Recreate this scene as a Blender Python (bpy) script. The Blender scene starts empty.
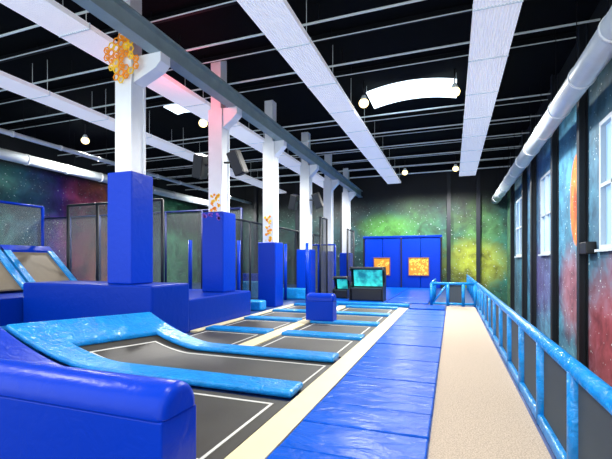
import bpy, bmesh, math, random
from mathutils import Vector, Matrix
random.seed(4)
C=bpy.context.scene.collection
sc=bpy.context.scene
sc.view_settings.view_transform='Standard'

# ---------------- materials ----------------
def srgb(r,g,b):
    f=lambda c:(c/255/12.92) if c/255<=0.04045 else ((c/255+0.055)/1.055)**2.4
    return (f(r),f(g),f(b),1)
def newmat(n):
    m=bpy.data.materials.new(n); m.use_nodes=True
    nt=m.node_tree; return m,nt,nt.nodes['Principled BSDF']
def plain(n,col,rough=.5,metal=0,bump=0,bscale=8,var=0,vscale=3,spec=.5,emis=None,es=0,coat=0,bdist=.02,ior=1.5,stretch=None):
    m,nt,p=newmat(n); c=srgb(*col)
    p.inputs['Base Color'].default_value=c; p.inputs['Roughness'].default_value=rough
    p.inputs['Metallic'].default_value=metal; p.inputs['Specular IOR Level'].default_value=spec; p.inputs['IOR'].default_value=ior
    if coat: p.inputs['Coat Weight'].default_value=coat; p.inputs['Coat Roughness'].default_value=.12
    g=nt.nodes.new('ShaderNodeNewGeometry'); pos=g.outputs['Position']
    if stretch:
        mp=nt.nodes.new('ShaderNodeMapping'); mp.inputs['Scale'].default_value=stretch; nt.links.new(pos,mp.inputs[0]); pos=mp.outputs[0]
    if bump:
        no=nt.nodes.new('ShaderNodeTexNoise'); no.inputs['Scale'].default_value=bscale; no.inputs['Detail'].default_value=4
        no.inputs['Distortion'].default_value=.9
        nt.links.new(pos,no.inputs['Vector'])
        b=nt.nodes.new('ShaderNodeBump'); b.inputs['Strength'].default_value=bump; b.inputs['Distance'].default_value=bdist
        nt.links.new(no.outputs['Fac'],b.inputs['Height']); nt.links.new(b.outputs['Normal'],p.inputs['Normal'])
        if coat: nt.links.new(b.outputs['Normal'],p.inputs['Coat Normal'])
    if var:
        no=nt.nodes.new('ShaderNodeTexNoise'); no.inputs['Scale'].default_value=vscale; no.inputs['Detail'].default_value=5
        nt.links.new(pos,no.inputs['Vector'])
        r=nt.nodes.new('ShaderNodeValToRGB'); r.color_ramp.elements[0].position=.3; r.color_ramp.elements[1].position=.7
        r.color_ramp.elements[0].color=tuple(x*(1-var) for x in c[:3])+(1,)
        r.color_ramp.elements[1].color=tuple(min(1,x*(1+var)) for x in c[:3])+(1,)
        nt.links.new(no.outputs['Fac'],r.inputs['Fac']); nt.links.new(r.outputs['Color'],p.inputs['Base Color'])
    if emis:
        p.inputs['Emission Color'].default_value=srgb(*emis); p.inputs['Emission Strength'].default_value=es
    return m
def netmat(n,col,op):
    m,nt,p=newmat(n); p.inputs['Base Color'].default_value=srgb(*col); p.inputs['Roughness'].default_value=.9
    t=nt.nodes.new('ShaderNodeBsdfTransparent'); mx=nt.nodes.new('ShaderNodeMixShader'); mx.inputs[0].default_value=op
    nt.links.new(t.outputs[0],mx.inputs[1]); nt.links.new(p.outputs[0],mx.inputs[2])
    nt.links.new(mx.outputs[0],nt.nodes['Material Output'].inputs['Surface']); return m
def mural(n,axis,a0,a1,stops,scale=.5,fadez=(6.0,6.8),warp=.35,bright=1.0,seed=0,spots=(),lo=.1):
    m,nt,p=newmat(n); N=nt.nodes.new; L=nt.links.new
    g=N('ShaderNodeNewGeometry'); s=N('ShaderNodeSeparateXYZ'); L(g.outputs['Position'],s.inputs[0])
    mp=N('ShaderNodeMapping'); mp.inputs['Location'].default_value=(seed*7.3,seed*3.1,seed); L(g.outputs['Position'],mp.inputs[0])
    mr=N('ShaderNodeMapRange'); mr.inputs[1].default_value=a0; mr.inputs[2].default_value=a1; L(s.outputs[axis],mr.inputs[0])
    n1=N('ShaderNodeTexNoise'); n1.inputs['Scale'].default_value=scale; n1.inputs['Detail'].default_value=6; n1.inputs['Distortion'].default_value=1.2
    L(mp.outputs[0],n1.inputs['Vector'])
    ma=N('ShaderNodeMath'); ma.operation='MULTIPLY_ADD'; ma.inputs[1].default_value=warp*2; ma.inputs[2].default_value=-warp
    L(n1.outputs['Fac'],ma.inputs[0])
    ad=N('ShaderNodeMath'); ad.operation='ADD'; L(mr.outputs[0],ad.inputs[0]); L(ma.outputs[0],ad.inputs[1])
    r=N('ShaderNodeValToRGB'); cr=r.color_ramp
    while len(cr.elements)<len(stops): cr.elements.new(.5)
    for e,(q,c) in zip(cr.elements,stops): e.position=q; e.color=srgb(*c)
    L(ad.outputs[0],r.inputs[0])
    n2=N('ShaderNodeTexNoise'); n2.inputs['Scale'].default_value=scale*2.3; n2.inputs['Detail'].default_value=10; n2.inputs['Roughness'].default_value=.62; n2.inputs['Distortion'].default_value=.4
    L(mp.outputs[0],n2.inputs['Vector'])
    r2=N('ShaderNodeValToRGB'); r2.color_ramp.elements[0].position=.32; r2.color_ramp.elements[1].position=.7
    r2.color_ramp.elements[0].color=(lo,lo,lo*1.2,1); r2.color_ramp.elements[1].color=(1.3*bright,1.3*bright,1.3*bright,1)
    L(n2.outputs['Fac'],r2.inputs[0])
    cur=r.outputs[0]
    for (sy,sz,ry,rz,col,edge,amt) in spots:
        def term(out,c0,rr):
            a=N('ShaderNodeMath'); a.operation='SUBTRACT'; a.inputs[1].default_value=c0; L(out,a.inputs[0])
            b=N('ShaderNodeMath'); b.operation='DIVIDE'; b.inputs[1].default_value=rr; L(a.outputs[0],b.inputs[0])
            c=N('ShaderNodeMath'); c.operation='MULTIPLY'; L(b.outputs[0],c.inputs[0]); L(b.outputs[0],c.inputs[1]); return c.outputs[0]
        t=N('ShaderNodeMath'); t.operation='ADD'; L(term(s.outputs[axis],sy,ry),t.inputs[0]); L(term(s.outputs[2],sz,rz),t.inputs[1])
        nn=N('ShaderNodeMath'); nn.operation='MULTIPLY_ADD'; nn.inputs[1].default_value=(1.4 if edge<.6 else .08); nn.inputs[2].default_value=(-.7 if edge<.6 else -.04); L(n2.outputs['Fac'],nn.inputs[0])
        t2=N('ShaderNodeMath'); t2.operation='ADD'; L(t.outputs[0],t2.inputs[0]); L(nn.outputs[0],t2.inputs[1])
        q=N('ShaderNodeMapRange'); q.interpolation_type='SMOOTHSTEP'; q.inputs[1].default_value=edge; q.inputs[2].default_value=1.1; q.inputs[3].default_value=amt; q.inputs[4].default_value=0; L(t2.outputs[0],q.inputs[0])
        x=N('ShaderNodeMix'); x.data_type='RGBA'; L(q.outputs[0],x.inputs[0]); L(cur,x.inputs[6]); x.inputs[7].default_value=srgb(*col); cur=x.outputs[2]
    mu=N('ShaderNodeMix'); mu.data_type='RGBA'; mu.blend_type='MULTIPLY'; mu.inputs[0].default_value=1
    L(cur,mu.inputs[6]); L(r2.outputs[0],mu.inputs[7]); cur=mu.outputs[2]
    for sc_,th in ((3.2,.09),(6.5,.1)):
        v=N('ShaderNodeTexVoronoi'); v.inputs['Scale'].default_value=sc_; L(mp.outputs[0],v.inputs['Vector'])
        lt=N('ShaderNodeMath'); lt.operation='LESS_THAN'; lt.inputs[1].default_value=th; L(v.outputs['Distance'],lt.inputs[0])
        st=N('ShaderNodeMix'); st.data_type='RGBA'; L(lt.outputs[0],st.inputs[0]); L(cur,st.inputs[6]); st.inputs[7].default_value=(.6,.75,.75,1); cur=st.outputs[2]
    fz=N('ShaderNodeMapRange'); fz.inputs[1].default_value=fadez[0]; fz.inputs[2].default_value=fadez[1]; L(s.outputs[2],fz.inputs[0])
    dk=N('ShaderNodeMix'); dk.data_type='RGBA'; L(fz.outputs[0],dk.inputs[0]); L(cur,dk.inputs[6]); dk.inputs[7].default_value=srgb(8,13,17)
    L(dk.outputs[2],p.inputs['Base Color']); p.inputs['Roughness'].default_value=.6
    return m

M={}
M['navy']=plain('royal_blue_vinyl',(0,52,178),.3,bump=.4,bscale=5,spec=.3,ior=1.35)
M['navyd']=plain('deep_blue_vinyl',(0,44,154),.34,bump=.35,bscale=5,spec=.3,ior=1.3)
M['mat']=plain('blue_mat_vinyl',(0,80,190),.3,bump=.8,bscale=2.6,spec=.3,bdist=.03,ior=1.25,stretch=(1,2.2,1),var=.1,vscale=2)
M['sky']=plain('light_blue_vinyl',(14,134,210),.28,bump=.9,bscale=9,coat=.15,var=.16,vscale=6,bdist=.035,spec=.35)
M['cream']=plain('cream_laminate',(220,208,166),.5,var=.04)
M['bed']=plain('woven_trampoline_bed',(58,57,50),.55,var=.18,vscale=1.5,bump=.2,bscale=160,bdist=.004)
M['bedl']=plain('beige_grey_trampoline_bed',(116,106,88),.6,var=.15,vscale=1.5)
M['line']=plain('white_stitched_line',(205,205,198),.6)
M['carpet']=plain('beige_carpet',(180,164,146),.95,var=.34,vscale=75,bump=.5,bscale=150,bdist=.008)
M['floor']=plain('blue_grey_floor',(28,62,120),.4,var=.2,vscale=1)
M['floorr']=plain('brown_floor',(110,88,76),.5,var=.2,vscale=2)
M['ceil']=plain('dark_roof_deck',(3,6,10),.9,var=.2,spec=.1)
M['purlin']=plain('dark_steel',(8,12,18),.6,spec=.2)
M['wcol']=plain('dark_painted_steel',(20,28,38),.5)
M['cond']=plain('pale_conduit_selflit',(205,218,222),.5,emis=(200,215,222),es=.12)  # faint glow put into the material so conduits and rods look whiter
M['white']=plain('white_steel',(238,243,247),.45,var=.03)
M['rad']=plain('white_ribbed_panel_selflit',(232,234,238),.4,emis=(228,232,242),es=.32)  # weak emission added to brighten the unlit panel undersides; panels are no lamps
M['beam']=plain('grey_green_steel',(138,158,160),.5,var=.1)
M['duct']=plain('pale_metal_duct',(212,222,226),.35,metal=.1,var=.05)
M['black']=plain('black_plastic',(14,15,18),.4)
M['dark']=plain('dark_blue_steel',(10,30,90),.5)
M['net']=netmat('black_safety_net',(64,74,82),.86)
M['netd']=netmat('dark_safety_net',(44,50,56),.68)
M['netl']=netmat('grey_safety_net',(96,102,104),.58)
M['lamp']=plain('warm_lamp_glass',(120,100,60),.3,emis=(255,232,165),es=3.2)
M['skyl']=plain('skylight_glazing',(255,255,255),.3,emis=(222,244,255),es=2.4)
M['pane']=plain('frosted_window_pane',(120,150,175),.2,emis=(165,208,250),es=.75)
M['wframe']=plain('grey_white_frame',(190,202,210),.5)
M['orange']=plain('orange_paint',(240,150,20),.4,emis=(240,140,20),es=.1)
M['yellow']=plain('yellow_paint',(246,205,50),.4,emis=(250,195,30),es=.12)
M['purple']=plain('purple_paint',(130,60,200),.4)
M['red']=plain('red_lamp_glass',(255,40,30),.3,emis=(255,30,30),es=3)
M['wood']=plain('warm_wood',(150,96,56),.5,var=.2,vscale=8)
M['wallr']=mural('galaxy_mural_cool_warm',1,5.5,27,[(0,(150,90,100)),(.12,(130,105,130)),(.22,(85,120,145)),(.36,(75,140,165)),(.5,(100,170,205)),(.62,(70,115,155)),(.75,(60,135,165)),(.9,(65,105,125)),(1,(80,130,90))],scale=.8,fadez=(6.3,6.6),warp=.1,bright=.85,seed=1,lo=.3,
   spots=[(10.2,-.3,3.2,2.2,(185,65,70),.0,.85),(9.4,1.7,1.6,1.0,(200,140,170),.0,.7),(13.8,.8,1.5,1.6,(190,90,95),.0,.7),(9.8,5.8,3.0,1.6,(65,110,112),.0,.85),(13.2,3.45,.66,1.3,(240,125,50),.85,.97),(13.05,3.9,.3,.45,(255,200,110),.0,.7),(13.35,3.3,.25,.6,(190,55,30),.0,.7),(13.1,2.7,.35,.35,(230,160,80),.0,.6),(17.5,1.0,3,1.8,(105,75,145),.0,.7),(20,3.8,1.6,1.6,(120,205,235),.0,.6)])
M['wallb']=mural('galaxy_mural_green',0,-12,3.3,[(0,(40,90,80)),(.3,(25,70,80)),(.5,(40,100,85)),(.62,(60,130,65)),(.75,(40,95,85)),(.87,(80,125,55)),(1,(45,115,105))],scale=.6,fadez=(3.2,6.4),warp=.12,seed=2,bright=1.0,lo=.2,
   spots=[(-4.4,4.2,2.2,1.1,(100,185,65),.0,.75),(1.4,1.6,2.4,1.9,(190,200,60),.0,.85),(2.0,4.0,1.4,1.4,(90,150,85),.0,.7)])
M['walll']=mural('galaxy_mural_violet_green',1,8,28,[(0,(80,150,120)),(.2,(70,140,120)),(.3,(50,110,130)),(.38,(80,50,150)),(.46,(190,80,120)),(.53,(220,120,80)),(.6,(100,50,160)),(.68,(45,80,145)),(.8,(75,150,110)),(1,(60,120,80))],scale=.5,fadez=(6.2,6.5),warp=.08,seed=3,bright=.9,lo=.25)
m,nt,p=newmat('orange_poster_print'); g=nt.nodes.new('ShaderNodeNewGeometry'); v=nt.nodes.new('ShaderNodeTexVoronoi'); v.inputs['Scale'].default_value=5
r=nt.nodes.new('ShaderNodeValToRGB'); cr=r.color_ramp; cr.interpolation='CONSTANT'; cr.elements[0].color=srgb(140,60,20); cr.elements[0].position=0; cr.elements[1].color=srgb(255,210,80); cr.elements[1].position=.24
e=cr.elements.new(.5); e.color=srgb(236,146,34)
nt.links.new(g.outputs['Position'],v.inputs['Vector']); nt.links.new(v.outputs['Distance'],r.inputs[0]); nt.links.new(r.outputs[0],p.inputs['Base Color'])
M['poster']=m
m,nt,p=newmat('teal_game_screen'); g=nt.nodes.new('ShaderNodeNewGeometry'); v=nt.nodes.new('ShaderNodeTexNoise'); v.inputs['Scale'].default_value=3
r=nt.nodes.new('ShaderNodeValToRGB'); cr=r.color_ramp; cr.elements[0].color=srgb(10,120,140); cr.elements[0].position=.35; cr.elements[1].color=srgb(60,225,215); cr.elements[1].position=.65
nt.links.new(g.outputs['Position'],v.inputs['Vector']); nt.links.new(v.outputs[0],r.inputs[0]); nt.links.new(r.outputs[0],p.inputs['Base Color'])
nt.links.new(r.outputs[0],p.inputs['Emission Color']); p.inputs['Emission Strength'].default_value=.7
M['screen']=m

# ---------------- object helpers ----------------
def tag(o,label=None,cat=None,group=None,kind=None):
    if label:o['label']=label
    if cat:o['category']=cat
    if group:o['group']=group
    if kind:o['kind']=kind
def wl(o):
    v=Vector(o.location)
    while o.parent: o=o.parent; v+=Vector(o.location)
    return v
def empty(name,loc,parent=None,**k):
    o=bpy.data.objects.new(name,None); o.empty_display_size=.2; C.objects.link(o)
    if parent is not None: o.parent=parent; o.location=Vector(loc)-wl(parent)
    else: o.location=loc
    tag(o,**k); return o
def mk(name,verts,faces,mat,parent=None,smooth=False,**k):
    me=bpy.data.meshes.new(name)
    xs=[v[0] for v in verts]; ys=[v[1] for v in verts]; zs=[v[2] for v in verts]
    c=Vector(((min(xs)+max(xs))/2,(min(ys)+max(ys))/2,min(zs)))
    me.from_pydata([tuple(Vector(v)-c) for v in verts],[],faces); me.update()
    bm=bmesh.new(); bm.from_mesh(me); bmesh.ops.recalc_face_normals(bm,faces=bm.faces[:]); bm.to_mesh(me); bm.free()
    me.materials.append(M[mat] if isinstance(mat,str) else mat)
    if smooth:
        for f in me.polygons: f.use_smooth=True
    o=bpy.data.objects.new(name,me)
    if parent is not None: o.parent=parent; o.location=c-wl(parent)
    else: o.location=c
    C.objects.link(o); tag(o,**k); return o
def bmk(name,bm,mat,parent=None,smooth=False,**k):
    bm.verts.ensure_lookup_table()
    vs=[tuple(v.co) for v in bm.verts]; fs=[[v.index for v in f.verts] for f in bm.faces]; bm.free()
    return mk(name,vs,fs,mat,parent,smooth,**k)
def bbox(bm,x0,x1,y0,y1,z0,z1,bev=0,seg=2,mat4=None):
    r=bmesh.ops.create_cube(bm,size=1); vs=r['verts']
    for v in vs: v.co=Vector(((x0+x1)/2+v.co.x*(x1-x0),(y0+y1)/2+v.co.y*(y1-y0),(z0+z1)/2+v.co.z*(z1-z0)))
    if mat4 is not None: bmesh.ops.transform(bm,matrix=mat4,verts=vs)
    if bev:
        es=list({e for v in vs for e in v.link_edges}); bmesh.ops.bevel(bm,geom=es,offset=bev,segments=seg,affect='EDGES',profile=.5)
    bm.verts.index_update()
def box(name,x0,x1,y0,y1,z0,z1,mat,bev=0,parent=None,seg=2,mat4=None,**k):
    bm=bmesh.new(); bbox(bm,x0,x1,y0,y1,z0,z1,bev,seg,mat4); return bmk(name,bm,mat,parent,False,**k)
def addcyl(bm,p,q,r,n=16,r2=None):
    p=Vector(p);q=Vector(q);d=q-p
    mt=Matrix.Translation((p+q)/2)@d.to_track_quat('Z','Y').to_matrix().to_4x4()
    bmesh.ops.create_cone(bm,cap_ends=True,segments=n,radius1=r,radius2=r if r2 is None else r2,depth=d.length,matrix=mt); bm.verts.index_update()
def cyl(name,p,q,r,mat,parent=None,n=16,r2=None,**k):
    bm=bmesh.new(); addcyl(bm,p,q,r,n,r2); o=bmk(name,bm,mat,parent,False,**k)
    for f in o.data.polygons: f.use_smooth=len(f.vertices)==4
    return o
def sheet(name,fn,s0,s1,w0,w1,mat,ns=24,nw=4,th=0.05,parent=None,bev=0,**k):
    vs=[];fs=[]
    for lay in (0,1):
        for i in range(ns+1):
            for j in range(nw+1):
                s=s0+(s1-s0)*i/ns; w=w0+(w1-w0)*j/nw; p=Vector(fn(s,w)); 
                if lay==1: p.z-=th
                vs.append(tuple(p))
    n=(ns+1)*(nw+1); I=lambda l,i,j:l*n+i*(nw+1)+j
    for i in range(ns):
        for j in range(nw):
            fs.append([I(0,i,j),I(0,i+1,j),I(0,i+1,j+1),I(0,i,j+1)]); fs.append([I(1,i,j),I(1,i,j+1),I(1,i+1,j+1),I(1,i+1,j)])
    for i in range(ns):
        fs.append([I(0,i,0),I(1,i,0),I(1,i+1,0),I(0,i+1,0)]); fs.append([I(0,i,nw),I(0,i+1,nw),I(1,i+1,nw),I(1,i,nw)])
    for j in range(nw):
        fs.append([I(0,0,j),I(0,0,j+1),I(1,0,j+1),I(1,0,j)]); fs.append([I(0,ns,j),I(1,ns,j),I(1,ns,j+1),I(0,ns,j+1)])
    o=mk(name,vs,fs,mat,parent,True,**k)
    if bev:
        b=o.modifiers.new('bevel','BEVEL'); b.width=bev; b.segments=4; b.limit_method='ANGLE'; b.angle_limit=math.radians(50); b.harden_normals=True
    else:
        for f in o.data.polygons: f.use_smooth=False
    return o

ST=dict(kind='structure')
XR=3.3; XL=-20; YB=28.3; Y0=-2.5; ZC=7.9; ZL=-1.25
# ---------------- shell ----------------
box('floor',XL-.2,1.02,Y0,YB+.2,ZL-.2,0,'floor',label='dark blue-grey raised hall floor',**ST)
box('floor',1.02,XR+.2,Y0,YB+.2,ZL-.2,ZL,'floorr',label='brown lower floor beside the raised walkway',**ST)
box('wall_back',XL-.2,XR+.2,YB,YB+.2,ZL,ZC,'wallb',label='end wall with green galaxy mural',**ST)
box('wall_left',XL-.2,XL,Y0,YB,0,ZC,'walll',label='side wall with violet and green galaxy mural',**ST)
WIN=[(9.7,11.3),(16.2,18.0),(22.0,24.4)]; wz0,wz1=2.0,5.0
bm=bmesh.new(); y=Y0
for a,b in WIN:
    bbox(bm,XR,XR+.2,y,a,ZL,ZC); bbox(bm,XR,XR+.2,a,b,ZL,wz0); bbox(bm,XR,XR+.2,a,b,wz1,ZC); y=b
bbox(bm,XR,XR+.2,y,YB,ZL,ZC); bmk('wall_right',bm,'wallr',label='side wall with blue and pink galaxy mural',**ST)
for i,(a,b) in enumerate(WIN):
    e=empty('window_%d'%(i+1),(XR+.1,(a+b)/2,wz0),label='pale-framed bluish frosted hall window',**ST)
    box('pane',XR+.1,XR+.12,a+.05,b-.05,wz0+.05,wz1-.05,'pane',parent=e)
    bm=bmesh.new()
    for (u0,u1,v0,v1) in [(a,b,wz0,wz0+.1),(a,b,wz1-.1,wz1),(a,a+.09,wz0+.1,wz1-.1),(b-.09,b,wz0+.1,wz1-.1),((a+b)/2-.04,(a+b)/2+.04,wz0+.1,wz1-.1),(a+.09,b-.09,3.45,3.53)]:
        bbox(bm,XR-.02,XR+.09,u0,u1,v0,v1)
    bmk('frame',bm,'wframe',parent=e)
    box('window_sill',XR-.1,XR+.02,a-.05,b+.05,wz0-.06,wz0,'wframe',parent=e)
box('ceiling',XL,XR,Y0,YB,ZC,ZC+.15,'ceil',label='dark corrugated roof deck',**ST)
for i,(x0,x1,y0,y1) in enumerate([(-2.85,.15,14.0,15.6),(-10.7,-9.9,12.9,13.8)]):
    e=empty('skylight',((x0+x1)/2,(y0+y1)/2,ZC),label='bright arched skylight panel glowing daylight white',cat='skylight',group='roof skylights')
    top=[];bot=[];n=20;w=(x1-x0)
    for j in range(n+1):
        t=-1+2*j/n; x=(x0+x1)/2+t*w/2; z=ZC-.03-.2*t*t*(w/3.2)
        top.append((x,z+.02)); bot.append((x,z))
    vs=[(a,y0,b) for a,b in bot]+[(a,y1,b) for a,b in bot]+[(a,y0,b) for a,b in top]+[(a,y1,b) for a,b in top]; q=n+1
    fs=[]
    for j in range(n): fs+=[[j,j+1,q+j+1,q+j],[2*q+j,3*q+j,3*q+j+1,2*q+j+1],[j,2*q+j,2*q+j+1,j+1],[q+j,q+j+1,3*q+j+1,3*q+j]]
    fs+=[[0,q,3*q,2*q],[n,2*q+n,3*q+n,q+n]]
    mk('curved_glazing',vs,fs,'skyl',parent=e)
    for yy in (y0,y1):
        for xx,zz in ((x0+.02,bot[0][1]),(x1-.02,bot[-1][1])): cyl('hanger_rod',(xx,yy,zz),(xx,yy,ZC),.01,'cond',parent=e,n=6)
def ibeam(bm,axis,c,z0,z1,a0,a1,w=.16,t=.02):
    if axis=='x':
        bbox(bm,a0,a1,c-w/2,c+w/2,z0,z0+t);bbox(bm,a0,a1,c-w/2,c+w/2,z1-t,z1);bbox(bm,a0,a1,c-t/2,c+t/2,z0+t,z1-t)
    else:
        bbox(bm,c-w/2,c+w/2,a0,a1,z0,z0+t);bbox(bm,c-w/2,c+w/2,a0,a1,z1-t,z1);bbox(bm,c-t/2,c+t/2,a0,a1,z0+t,z1-t)
y=1.6
while y<YB-.3:
    if not (13.9<y<15.8):
        bm=bmesh.new(); ibeam(bm,'x',y,ZC-.16,ZC,XL,XR,w=.08,t=.015); bmk('roof_beam',bm,'purlin',label='dark steel roof beam under the deck',cat='beam',group='cross roof beams')
    for dy,zz,rr in ((.9,.45,.028),(2.0,.25,.015)):
        if y+dy>YB-.2 or (12.8<y+dy<15.7 and zz<.3) or (12.85<y+dy<14.0): continue
        e=empty('roof_conduit',(-8,y+dy,ZC-zz),label='thin pale conduit crossing below the roof deck',cat='conduit',group='roof conduits')
        cyl('pipe',(XL,y+dy,ZC-zz),(XR,y+dy,ZC-zz),rr,'cond',parent=e,n=8)
        for xx in (-19,-15,-11,-7,-3,1): cyl('hanger_rod',(xx,y+dy,ZC-zz),(xx,y+dy,ZC),.01,'purlin',parent=e,n=6)
    y+=2.2
for i,y in enumerate([4.6,8.4,12.3,15.3,19.0,21.2,25.2]):
    bm=bmesh.new(); bbox(bm,XR-.2,XR-.17,y-.11,y+.11,ZL,ZC);bbox(bm,XR-.03,XR,y-.11,y+.11,ZL,ZC);bbox(bm,XR-.17,XR-.03,y-.02,y+.02,ZL,ZC)
    bmk('wall_column',bm,'wcol',label='dark steel column against the mural wall',cat='column',group='dark wall columns')
for i,x in enumerate([-18,-14.5,-11,-7.5,-.2,1.6]):
    z0=ZL if x>1.02 else 0
    bm=bmesh.new(); bbox(bm,x-.12,x+.12,YB-.22,YB-.18,z0,ZC);bbox(bm,x-.12,x+.12,YB-.03,YB,z0,ZC);bbox(bm,x-.02,x+.02,YB-.18,YB-.03,z0,ZC)
    bmk('wall_column',bm,'wcol',label='dark steel column against the end wall',cat='column',group='dark end wall columns')
def radiant(x0,x1,ya,yb,z=6.8):
    e=empty('ceiling_radiant_panel',((x0+x1)/2,(ya+yb)/2,z),label='long white ribbed panel hung below the roof',cat='ceiling panel',group='hanging ribbed panels')
    n=14; pts=[(x0,z+.12),(x0,z)]
    w=(x1-x0)/n
    for i in range(n):
        a=x0+i*w; pts+=[(a+w*.1,z),(a+w*.3,z+.025),(a+w*.7,z+.025),(a+w*.9,z)]
    pts+=[(x1,z),(x1,z+.12)]
    vs=[(x,ya,zz) for x,zz in pts]+[(x,yb,zz) for x,zz in pts]; m=len(pts)
    fs=[[i,i+1,m+i+1,m+i] for i in range(m-1)]; fs.append([0,m-1,2*m-1,m])
    mk('ribbed_sheet',vs,fs,'rad',parent=e)
    y=ya+1
    while y<yb:
        box('joint_band',x0-.01,x1+.01,y-.015,y+.015,z-.01,z+.13,'cond',parent=e)
        for xx in (x0+.1,x1-.1): cyl('hanger_rod',(xx,y,z+.12),(xx,y,ZC),.007,'cond',parent=e,n=6)
        y+=2.2
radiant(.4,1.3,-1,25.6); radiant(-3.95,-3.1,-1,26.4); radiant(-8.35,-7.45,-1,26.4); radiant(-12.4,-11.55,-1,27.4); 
def duct(x,z,r,ya,yb,label):
    e=empty('ventilation_duct',(x,(ya+yb)/2,z-r),label=label,cat='duct')
    cyl('duct_tube',(x,ya,z),(x,yb,z),r,'duct',parent=e,n=28)
    y=ya+1.1
    while y<yb-.2:
        cyl('joint_ring',(x,y-.03,z),(x,y+.03,z),r+.02,'white',parent=e,n=28); cyl('hanger_rod',(x,y+.4,z+r-.02),(x,y+.4,ZC),.01,'purlin',parent=e,n=6); y+=1.9
duct(2.6,5.65,.25,Y0,YB,'large round pale metal duct along the mural wall')
duct(-17,6.05,.22,Y0,YB,'round pale duct running along the far side wall')
duct(-15,6.35,.09,Y0,YB,'slim pale pipe running above the nets')
# lamps
def pt(e,loc,energy,col,typ='POINT',soft=.25,name='lamp_light'):
    ld=bpy.data.lights.new(name,typ); ld.energy=energy; ld.shadow_soft_size=soft; ld.color=col
    if typ=='SPOT': ld.spot_size=math.radians(168); ld.spot_blend=.6
    lo=bpy.data.objects.new(name,ld); lo.parent=e; lo.location=loc; C.objects.link(lo)
for (x,y) in [(.08,13.7),(-2.85,13.6),(-9.3,13.4),(-2.7,25),(.2,25),(-15.5,13.5),(-9.3,25),(-15.5,25),(0,2.5),(-2.7,2.5),(-9.5,2.5),(-15.5,2.5)]:
    zl=7.0
    if abs(x+9.3)<.01 and y<20: x=-9.2
    e=empty('high_bay_lamp',(x,y,zl),label='round warm high-bay lamp hung from the roof',cat='lamp',group='high-bay lamps')
    bm=bmesh.new(); bmesh.ops.create_uvsphere(bm,u_segments=20,v_segments=12,radius=.17,matrix=Matrix.Translation((x,y,zl+.16))@Matrix.Diagonal((1,1,.9,1))); bm.verts.index_update()
    bmk('glass_globe',bm,'lamp',parent=e,smooth=True)
    cyl('cap',(x,y,zl+.26),(x,y,zl+.42),.13,'cond',parent=e,n=20,r2=.06)
    cyl('suspension_rod',(x,y,zl+.42),(x,y,ZC),.02,'black',parent=e,n=8)
    pt(e,(0,0,-.28),900 if y<5 else 2200,(1,.98,.93),'SPOT',.25,'high_bay_light')
# ---------------- crane beam + columns ----------------
bm=bmesh.new(); ibeam(bm,'y',-6.15,6.32,6.78,Y0,YB,w=.3,t=.05); bbox(bm,-6.19,-6.11,Y0,YB,6.78,6.84)
bmk('crane_rail_beam',bm,'beam',label='long grey-green steel crane rail beam carried by columns',cat='beam')
for y in (8.7,9.4):
    e=empty('stage_lamp',(-6.5,y,6.6),label='small red effect lamp mounted on the crane rail beam',cat='lamp',group='red effect lamps')
    cyl('lamp_housing',(-6.3,y,6.55),(-6.5,y,6.6),.08,'black',parent=e,n=12)
    cyl('lens',(-6.5,y,6.6),(-6.54,y,6.61),.07,'red',parent=e,n=12)
    pt(e,(-.3,0,-.15),24,(1,.05,.08),'POINT',.05,'red_light')
def column(x,y,padz0,padz1,pw,lab):
    e=empty('column',(x,y,padz0),label='white steel column with corbel '+lab,cat='column',group='white columns')
    bm=bmesh.new(); h=.23; bbox(bm,x-h,x+h,y-h,y-h+.05,padz0,6.3); bbox(bm,x-h,x+h,y+h-.05,y+h,padz0,6.3); bbox(bm,x-h+.04,x+h-.04,y-h+.05,y+h-.05,padz0,6.3)
    bbox(bm,x-.18,x+.16,y-.18,y+.18,6.3,ZC)
    bmk('shaft',bm,'white',parent=e)
    vs=[];cx=-6.0;pr=[(x+.23,6.32),(cx,6.32),(cx,6.12),(cx-.15,5.98),(x+.23,5.75)]
    for yy in (y-.16,y+.16): vs+=[(a,yy,b) for a,b in pr]
    fs=[[0,1,2,3,4],[5,6,7,8,9]]+[[i,(i+1)%5,5+(i+1)%5,5+i] for i in range(5)]
    mk('corbel',vs,fs,'white',parent=e)
    hp=pw/2
    box('padding',x-hp,x+hp,y-hp,y+hp,padz0,padz1,'navy',.035,parent=e,seg=3,label='royal blue vinyl padding wrapped around the column')
    return e
COLS=[(-6.98,7.3,1.203,3.72,.7,'above a tall blue padded box'),(-6.7,10.6,.803,3.2,.74,'above a low blue padded box'),(-6.6,14.1,0,2.45,.74,'with padding down to the floor'),(-6.6,18.1,0,2.3,.72,'beside a black net panel'),(-6.6,21.8,0,2.3,.72,'far along the row'),(-6.6,25.9,0,2.3,.72,'nearest the end wall')]
CE=[column(*c) for c in COLS]
box('padded_box',-9.8,-5.9,6.76,8.05,0,1.2,'navyd',.05,seg=3,label='large royal blue padded box under a column',cat='padded box')
box('padded_box',-8.3,-5.97,8.08,11.3,0,.8,'navyd',.05,seg=3,label='long low royal blue padded box reaching a column',cat='padded box')
def hexring(parent,cx,y,cz,r,mat,core):
    bm=bmesh.new(); n=6
    for i in range(n):
        a=math.pi/3*i; b=math.pi/3*(i+1)
        addcyl(bm,(cx+r*math.cos(a),y-.02,cz+r*math.sin(a)),(cx+r*math.cos(b),y-.02,cz+r*math.sin(b)),r*.2,6)
    if core: addcyl(bm,(cx,y-.02,cz),(cx,y,cz),r*.5,6)
    bmk('hexagon',bm,mat,parent=parent)
e=empty('honeycomb_decoration',(-7.0,7.06,6.1),parent=CE[0],label='orange and yellow honeycomb cluster')
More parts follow.
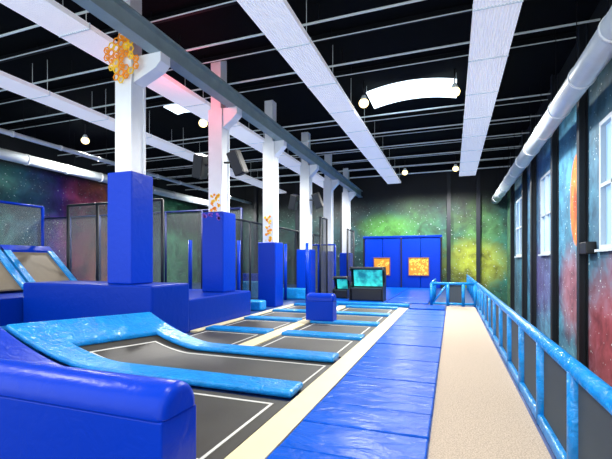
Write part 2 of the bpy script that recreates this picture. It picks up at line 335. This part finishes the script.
for i in range(-3,4):
    for j in range(-4,5):
        dx=i*.14; dz=j*.162+(i%2)*.081
        if abs(dx+dz*.2)<.42 and abs(dz)<.62-abs(dx)*.6 and random.random()<.85:
            hexring(e,-6.98+dx,7.06-.03,6.28+dz,.075,'orange' if random.random()<.5 else 'yellow',random.random()<.55)
def splat(par,x,y,z,w,h,mats,label,n=14):
    e=empty('paint_splash',(x,y,z),parent=par,label=label)
    for mm in mats:
        for i in range(n):
            a=random.uniform(-1,1)*w; b=random.uniform(-1,1)*h; r=random.uniform(.02,.06)
            cyl('paint_drop',(x+a,y-.012,z+b),(x+a,y+.004,z+b),r,mm,parent=e,n=8)
splat(CE[1],-6.7,10.6-.23,3.45,.14,.28,['orange','yellow'],'orange and yellow paint splash')
splat(CE[1],-6.7,10.6-.37,3.05,.3,.09,['purple'],'purple paint splash')
splat(CE[2],-6.6,14.1-.23,2.95,.13,.5,['orange','yellow'],'orange and yellow paint drips')
for (x,y,z,rz) in [(-7.3,10.5,4.65,.3),(-6.0,10.5,4.65,-.3),(-7.2,18.0,4.6,.3),(-5.95,17.9,4.6,-.3)]:
    e=empty('loudspeaker',(x,y,z),label='black loudspeaker tilted down on white column',cat='speaker',group='column loudspeakers')
    mt=Matrix.Translation((x,y,z))@Matrix.Rotation(rz,4,'Y')@Matrix.Rotation(.25,4,'X')
    box('cabinet',-.17,.17,-.18,.18,-.36,.36,'black',.03,parent=e,mat4=mt)
    box('grille',-.15,.15,-.2,-.18,-.33,.33,'wcol',.0,parent=e,mat4=mt)
    xc=-6.94 if x<-6.6 else -6.46
    cyl('bracket',(x,y,z),(xc,y,z+.05),.03,'black',parent=e,n=8)

# ---------------- floor coverings ----------------
box('walkway_carpet',-.19,.8,Y0,16.1,0,.025,'carpet',label='beige speckled carpet walkway beside the blue fence',cat='carpet')
y=-.4
while y<13.7:
    L=.6+random.uniform(-.02,.02)
    h=.05+random.uniform(0,.014)
    bm=bmesh.new(); bbox(bm,-1.465,-.2,y,y+L,0,h,.02,3)
    bmk('floor_mat',bm,'mat',label='wide blue vinyl floor mat beside the trampolines',cat='mat',group='blue walkway mats'); y+=L+.006
def board(x0,x1,y0,y1): box('cream_edge_board',x0,x1,y0,y1,0,.05,'cream',.008,label='cream laminate board between trampolines',cat='board',group='cream edge boards')
board(-1.8,-1.48,-.5,14.7); board(-4.02,-3.68,6.85,14.7); board(-5.93,-5.72,8.1,14.7); 
def flatbed(x0,x1,y0,y1):
    e=empty('trampoline',((x0+x1)/2,(y0+y1)/2,0),label='dark grey rectangular trampoline bed set in the floor',cat='trampoline',group='in-floor trampolines')
    box('jump_bed',x0,x1,y0,y1,0,.03,'bed',parent=e)
    bm=bmesh.new(); g=.14; t=.03
    bbox(bm,x0+g,x1-g,y0+g,y0+g+t,.03,.034);bbox(bm,x0+g,x1-g,y1-g-t,y1-g,.03,.034);bbox(bm,x0+g,x0+g+t,y0+g+t,y1-g-t,.03,.034);bbox(bm,x1-g-t,x1-g,y0+g+t,y1-g-t,.03,.034)
    bmk('bed_marking',bm,'line',parent=e)
DY=[6.62,8.6,10.55,12.5,14.45]
for i in range(4):
    for (x0,x1) in [(-3.66,-1.82),(-5.7,-4.04)]: flatbed(x0,x1,DY[i]+.205,DY[i+1]-.205)
def divider(x0,x1,y):
    box('divider_pad',x0,x1,y-.2,y+.2,.0,.095,'sky',.02,seg=3,label='light blue vinyl pad between trampolines',cat='pad',group='light blue divider pads')
for yy in DY[1:]:
    divider(-3.67,-1.81,yy); divider(-5.71,-4.03,yy)
# ramp lane B
ZR=.55
def fB(s,w):
    xe=-6.95+1.05*w; x=-1.82+(xe+1.82)*s; y=4.5+2.22*w
    fl=max(0,(s-.62)/.38)
    return (x,y,.03+ZR*fl**1.6)
def dz(f,d): return lambda s,w:(f(s,w)[0],f(s,w)[1],f(s,w)[2]+d)
e=empty('ramp_trampoline',(-4,5.6,0),label='long trampoline lane curving up into a low ramp',cat='trampoline')
sheet('jump_bed',dz(fB,-.005),0,.86,.15,.85,'bed',parent=e,th=.02,ns=34)
for (a,b,c,d) in [(.02,.8,.25,.262),(.02,.8,.738,.75),(.02,.026,.262,.738),(.794,.8,.262,.738)]:
    sheet('bed_marking',dz(fB,.001),a,b,c,d,'line',ns=34,nw=3,th=.006,parent=e)
sheet('side_pad',dz(fB,.1),0.002,.86,0,.2,'sky',ns=34,th=.098,parent=e,bev=.045)
sheet('side_pad',dz(fB,.1),0.002,.86,.82,1,'sky',ns=34,th=.098,parent=e,bev=.045)
sheet('end_pad',dz(fB,.103),.84,1,0,1,'sky',ns=10,nw=10,th=.11,parent=e,bev=.045)
vs=[];n=10
for j in range(n+1):
    p=fB(1,j/n); vs+=[(p[0]+.03,p[1],0),(p[0]+.03,p[1],p[2]+.07),(p[0]-.15,p[1],0),(p[0]-.15,p[1],p[2]+.04)]
fs=[]
for j in range(n):
    a=4*j;b=a+4; fs+= [[a+1,a+3,b+3,b+1],[a,a+1,b+1,b],[a+2,b+2,b+3,a+3]]
fs+=[[0,1,3,2],[4*n,4*n+1,4*n+3,4*n+2]]
mk('end_wall',vs,fs,'sky',parent=e)
def fA(s,w):
    x=-1.82-4.9*s; y=2.68+1.78*w; fl=max(0,(s-.72)/.28); return (x,y,.05+.44*fl**1.4)
e=empty('ramp_trampoline',(-4,3.5,0),label='trampoline lane with deep blue padded ramp beside a barrier',cat='trampoline')
sheet('jump_bed',dz(fA,-.015),0,.72,.02,.98,'bed',parent=e,th=.03)
for (a,b,c,d) in [(.03,.7,.08,.1),(.03,.7,.88,.9),(.03,.037,.1,.88)]:
    sheet('bed_marking',dz(fA,-.008),a,b,c,d,'line',ns=10,nw=2,th=.006,parent=e)
sheet('ramp_pad',dz(fA,.07),.72,1.15,.0,.98,'navy',ns=20,nw=6,th=.1,parent=e,bev=.03)

# ---------------- barriers ----------------
def barrier(x0,x1,yc,H,hw,label,z0=0):
    e=empty('padded_barrier',((x0+x1)/2,yc,z0),label=label,cat='padded barrier')
    box('barrier_body',x0+.012,x1-.012,yc-hw+.006,yc+hw-.006,z0,H-hw-.015,'navy',.015,parent=e,seg=3)
    R=hw
    n=20; prof=[(math.cos(math.pi*i/n),math.sin(math.pi*i/n)) for i in range(n+1)]+[(-1,-.06),(1,-.06)]
    c=.07; xs=[]
    for k in range(5):
        t=math.pi/2*k/4; xs.append((x0+c*(1-math.sin(t)),1-c/R*(1-math.cos(math.pi/2-t))) )
    xs=[(x0+c-c*math.cos(t),1-(c/R)*(1-math.sin(t))) for t in [math.pi/2*k/4 for k in range(5)]]
    xs+=[(x0+c+(x1-x0-2*c)*i/16,1) for i in range(1,16)]
    xs+=[(x1-c+c*math.sin(t),1-(c/R)*(1-math.cos(t))) for t in [math.pi/2*k/4 for k in range(5)]]
    vs=[];fs=[];m=len(prof)
    for x,s in xs:
        for a,b in prof: vs.append((x,yc+a*R*s,H-hw+b*R*s))
    for i in range(len(xs)-1):
        for j in range(m): fs.append([i*m+j,i*m+(j+1)%m,(i+1)*m+(j+1)%m,(i+1)*m+j])
    fs.append(list(range(m))); fs.append([(len(xs)-1)*m+j for j in range(m)])
    o=mk('top_roll',vs,fs,'navy',parent=e)
    for f in o.data.polygons: f.use_smooth=len(f.vertices)==4
barrier(-6.6,-1.86,2.44,.82,.21,'long royal blue padded barrier with rounded top')
barrier(-3.8,-3.0,10.55,.84,.2,'short royal blue padded barrier with rounded top',z0=.097)

# ---------------- fence ----------------
FX=.9; FH=.87
e=empty('safety_fence',(FX,7,0),label='light blue padded fence with dark net panels along the walkway',cat='fence')
cyl('top_rail',(FX,-.3,FH),(FX,16.15,FH),.062,'sky',parent=e,n=16)
box('bottom_rail',FX-.06,FX+.06,-.3,16.15,.0,.11,'sky',.02,parent=e)
y=0
while y<16.1:
    cyl('post',(FX,y,0),(FX,y,FH-.02),.066,'sky',parent=e,n=16)
    if y<15: box('net_panel',FX-.006,FX+.006,y+.06,y+1.14,.11,FH-.05,'net',parent=e)
    y+=1.2
e=empty('safety_fence',(.1,16.1,0),label='light blue padded cross fence with diagonal brace',cat='fence')
cyl('top_rail',(-.75,16.27,FH),(FX-.08,16.27,FH),.055,'sky',parent=e,n=12)
for x in (-.75,-.15,.4,FX-.08): cyl('post',(x,16.27,0),(x,16.27,FH),.06,'sky',parent=e,n=12)
cyl('brace',(-.7,16.27,.1),(-.2,16.27,FH-.05),.035,'sky',parent=e,n=10)
cyl('bottom_rail',(-.75,16.27,.1),(FX-.08,16.27,.1),.045,'sky',parent=e,n=12)
box('net_panel',-.1,.35,16.265,16.275,.14,FH-.05,'net',parent=e)
e=empty('safety_fence',(-.75,17.5,0),label='light blue padded fence continuing toward the end wall',cat='fence')
cyl('top_rail',(-.75,16.4,FH),(-.75,20,FH),.05,'sky',parent=e,n=12)
for y in (17.5,18.7,19.9): cyl('post',(-.75,y,0),(-.75,y,FH),.05,'sky',parent=e,n=12)
e=empty('safety_fence',(FX,20,0),label='light blue padded fence past the cross fence',cat='fence')
cyl('top_rail',(FX,16.6,FH),(FX,YB-.3,FH),.05,'sky',parent=e,n=12)
for y in (17.5,19,20.5,22,23.5,25,26.5): cyl('post',(FX,y,0),(FX,y,FH),.05,'sky',parent=e,n=12)

# ---------------- end of hall ----------------
e=empty('padded_partition',(-3.2,27.4,0),label='wide royal blue padded partition against the end wall',cat='partition')
for i in range(4):
    x0=-5.65+i*1.24
    box('padded_panel',x0+.01,x0+1.23,27.2,27.5,0,3.3,'navy',.03,parent=e)
box('top_bar',-5.75,-.6,27.15,27.55,3.3,3.45,'navyd',.02,parent=e)
box('side_post',-5.75,-5.65,27.15,27.55,0,3.3,'black',.01,parent=e)
box('side_post',-.69,-.6,27.15,27.55,0,3.3,'black',.01,parent=e)
box('centre_post',-3.21,-3.13,27.12,27.2,0,3.3,'black',.01,parent=e)
for (x0,x1) in [(-4.95,-3.95),(-2.65,-1.45)]:
    e=empty('poster',((x0+x1)/2,27.18,.9),label='orange and yellow printed poster on blue partition',cat='poster',group='orange posters')
    box('print',x0,x1,27.16,27.195,.85,1.95,'poster',parent=e)
    bm=bmesh.new(); bbox(bm,x0-.05,x0,27.14,27.2,.8,2.0);bbox(bm,x1,x1+.05,27.14,27.2,.8,2.0);bbox(bm,x0,x1,27.14,27.2,.8,.85);bbox(bm,x0,x1,27.14,27.2,1.95,2.0)
    bmk('frame',bm,'wood',parent=e)
for i,(x0,x1,y0,y1) in enumerate([(-1.45,-.25,14.8,16.1),(-5.5,-2.6,16.0,19),(-2.55,-.9,16.7,19),(-5.5,-2.6,19.1,26.5),(-2.55,-.9,19.1,26.5)]):
    box('floor_mat',x0,x1,y0,y1,0,.05,'mat',.015,label='large blue vinyl mat on the hall floor',cat='mat',group='blue hall mats')
box('edge_pad',-5.6,-1.5,15.3,15.65,0,.12,'sky',.03,label='light blue vinyl pad along the trampoline field end',cat='pad')
def arcade(x,y,w,h,label,scr):
    e=empty('arcade_machine',(x,y,.05),label=label,cat='arcade machine')
    z=.05
    pr=[(-.35,0),(.45,0),(.47,h-.3),(.42,h-.1),(.3,h),(-.2,h),(-.3,h-.05),(-.33,h-.13),(-.02,h-.2),(.1,.62*h-.1),(-.26,.5*h-.1),(-.35,.42*h)]
    n=len(pr)
    for s,(a,b) in enumerate([(x-w/2,x-w/2+.05),(x+w/2-.05,x+w/2)]):
        vs=[(a,y+p,z+q) for p,q in pr]+[(b,y+p,z+q) for p,q in pr]
        mk('side_panel',vs,[list(range(n)),list(range(n,2*n))]+[[i,(i+1)%n,n+(i+1)%n,n+i] for i in range(n)],'black',parent=e)
    a,b=x-w/2+.05,x+w/2-.05
    box('base_cabinet',a,b,y-.28,y+.42,z,z+.36*h,'black',.06,parent=e,seg=4)
    box('back_panel',a,b,y+.2,y+.43,z+.36*h,z+h-.06,'black',.03,parent=e)
    vs=[(a+.06,y+.15,z+.42*h),(b-.06,y+.15,z+.42*h),(b-.06,y+.02,z+h-.14),(a+.06,y+.02,z+h-.14),(a+.06,y+.19,z+.42*h),(b-.06,y+.19,z+.42*h),(b-.06,y+.06,z+h-.14),(a+.06,y+.06,z+h-.14)]
    mk('screen',vs,[[0,1,2,3],[4,5,6,7],[0,1,5,4],[2,3,7,6],[1,2,6,5],[0,3,7,4]],scr,parent=e,label='glowing teal screen')
    box('control_panel',a,b,y-.3,y+.14,z+.34*h,z+.38*h,'wcol',.01,parent=e)
    box('hood',a,b,y-.26,y+.3,z+h-.11,z+h-.01,'wcol',.04,parent=e,seg=4)
arcade(-3.4,17.0,1.45,1.45,'wide black arcade machine with glowing teal screen','screen')
arcade(-4.75,17.8,.7,1.0,'small black arcade machine with teal screen','screen')

# ---------------- left nets & ramps ----------------
def netframe(p,q,z0,z1,mat,label,post='dark',n=1):
    p=Vector(p);q=Vector(q); e=empty('safety_net',((p.x+q.x)/2,(p.y+q.y)/2,z0),label=label,cat='net',group='netted frames')
    for i in range(n+1):
        c=p.lerp(q,i/n); cyl('post',(c.x,c.y,z0),(c.x,c.y,z1),.05,post,parent=e,n=8)
    cyl('top_bar',(p.x,p.y,z1),(q.x,q.y,z1),.04,post,parent=e,n=8)
    mk('net',[(p.x,p.y,z0+.02),(q.x,q.y,z0+.02),(q.x,q.y,z1),(p.x,p.y,z1)],[[0,1,2,3]],mat,parent=e)
netframe((-12.5,10.2,0),(-8.5,10.2,0),0,3.65,'netl','black framed safety net between trampoline courts',post='wcol',n=3)
netframe((-8.0,12.3,0),(-8.0,26,0),0,3.4,'netd','long black safety net behind the columns',post='wcol',n=5)
netframe((-19.5,14.5,0),(-8.1,14.5,0),0,3.9,'netl','tall grey safety net across the far court',post='dark',n=6)
netframe((-7.5,20,0),(-5.7,20,0),0,2.6,'netl','low netted frame between two columns',post='navy',n=2)
netframe((-6.05,18.6,0),(-6.05,19.7,0),0,3.9,'netd','narrow black net panel beside a column',post='wcol')
netframe((-5.7,22.6,0),(-5.7,24.2,0),0,3.6,'netd','narrow black net panel beside a far column',post='wcol')
box('raised_deck',-19.9,-9.9,4.0,9.75,0,.85,'navyd',.03,label='raised deep blue deck of the wall trampoline court',cat='platform')
for i,(ya,yb) in enumerate([(4.6,6.2),(6.35,7.95),(8.1,9.6)]):
    e=empty('wall_trampoline',(-12,(ya+yb)/2,.85),label='steep leaning trampoline with light blue edge pads',cat='trampoline',group='leaning wall trampolines')
    f=lambda s,w,ya=ya,yb=yb:(-11.3-1.25*s,ya+(yb-ya)*w,.96+1.1*s)
    sheet('jump_bed',f,0,1,.1,.9,'bedl',ns=2,nw=2,th=.04,parent=e)
    sheet('edge_pad',dz(f,.06),0,1.03,-.02,.11,'sky',ns=2,nw=2,th=.1,parent=e)
    sheet('edge_pad',dz(f,.06),0,1.03,.89,1.02,'sky',ns=2,nw=2,th=.1,parent=e)
    sheet('top_pad',dz(f,.07),.95,1.08,-.02,1.02,'navy',ns=2,nw=2,th=.1,parent=e)
    box('support_frame',-12.75,-12.6,ya,yb,.852,2.0,'dark',parent=e)
cyl('net_post',(-12.85,8.02,.85),(-12.85,8.02,3.6),.06,'navy',n=10,label='tall blue padded post beside wall trampolines',cat='post',group='blue padded posts')
netframe((-13,8.2,0),(-13,9.65,0),.855,3.55,'netl','grey net panel above wall trampolines',post='navy')
for (x,y) in [(-7.5,13.2),(-5.7,15.75),(-7.0,16.5),(-9.0,12.3)]:
    cyl('padded_post',(x,y,0),(x,y,2.5),.07,'navy',n=12,label='slim royal blue padded post',cat='post',group='slim padded posts')
for (x0,x1,y,m,h) in [(-9.8,-8.3,16.5,'sky',.8),(-11,-9,18.5,'navy',1.1),(-12.6,-10.2,12.5,'sky',.8),(-7.4,-6.2,16.9,'sky',.5),(-7.4,-6.2,12.4,'sky',.35)]:
    box('foam_block',x0,x1,y,y+.5,0,h,m,.06,seg=3,label='padded foam block standing behind the columns',cat='foam block')
for (x,y) in [(2.3,7.0),(2.75,7.8),(2.0,6.1)]:
    z=ZL
    e=empty('stool',(x,y,z),label='small wooden stool on lower floor behind fence',cat='stool',group='wooden stools')
    cyl('seat',(x,y,z+.5),(x,y,z+.55),.2,'wood',parent=e,n=20)
    for a in range(4):
        t=math.pi/4+a*math.pi/2; cyl('leg',(x+.19*math.cos(t),y+.19*math.sin(t),z),(x+.13*math.cos(t),y+.13*math.sin(t),z+.5),.018,'wood',parent=e,n=8)
box('wall_heater',XR-.22,XR-.0,11.55,12.1,1.9,2.2,'black',.02,label='small black box heater fixed to mural wall',cat='heater')

# ---------------- light / world / camera ----------------
w=bpy.data.worlds.new('World'); sc.world=w; w.use_nodes=True
w.node_tree.nodes['Background'].inputs[0].default_value=(.9,.98,1,1); w.node_tree.nodes['Background'].inputs[1].default_value=2.4
cd=bpy.data.cameras.new('camera'); co=bpy.data.objects.new('camera',cd); C.objects.link(co)
co.location=(0,0,1.7); co.rotation_euler=(math.pi/2,0,math.radians(20.05))
cd.sensor_width=36; cd.lens=36*400/612; cd.shift_y=32.5/612; cd.clip_start=.05
sc.camera=co
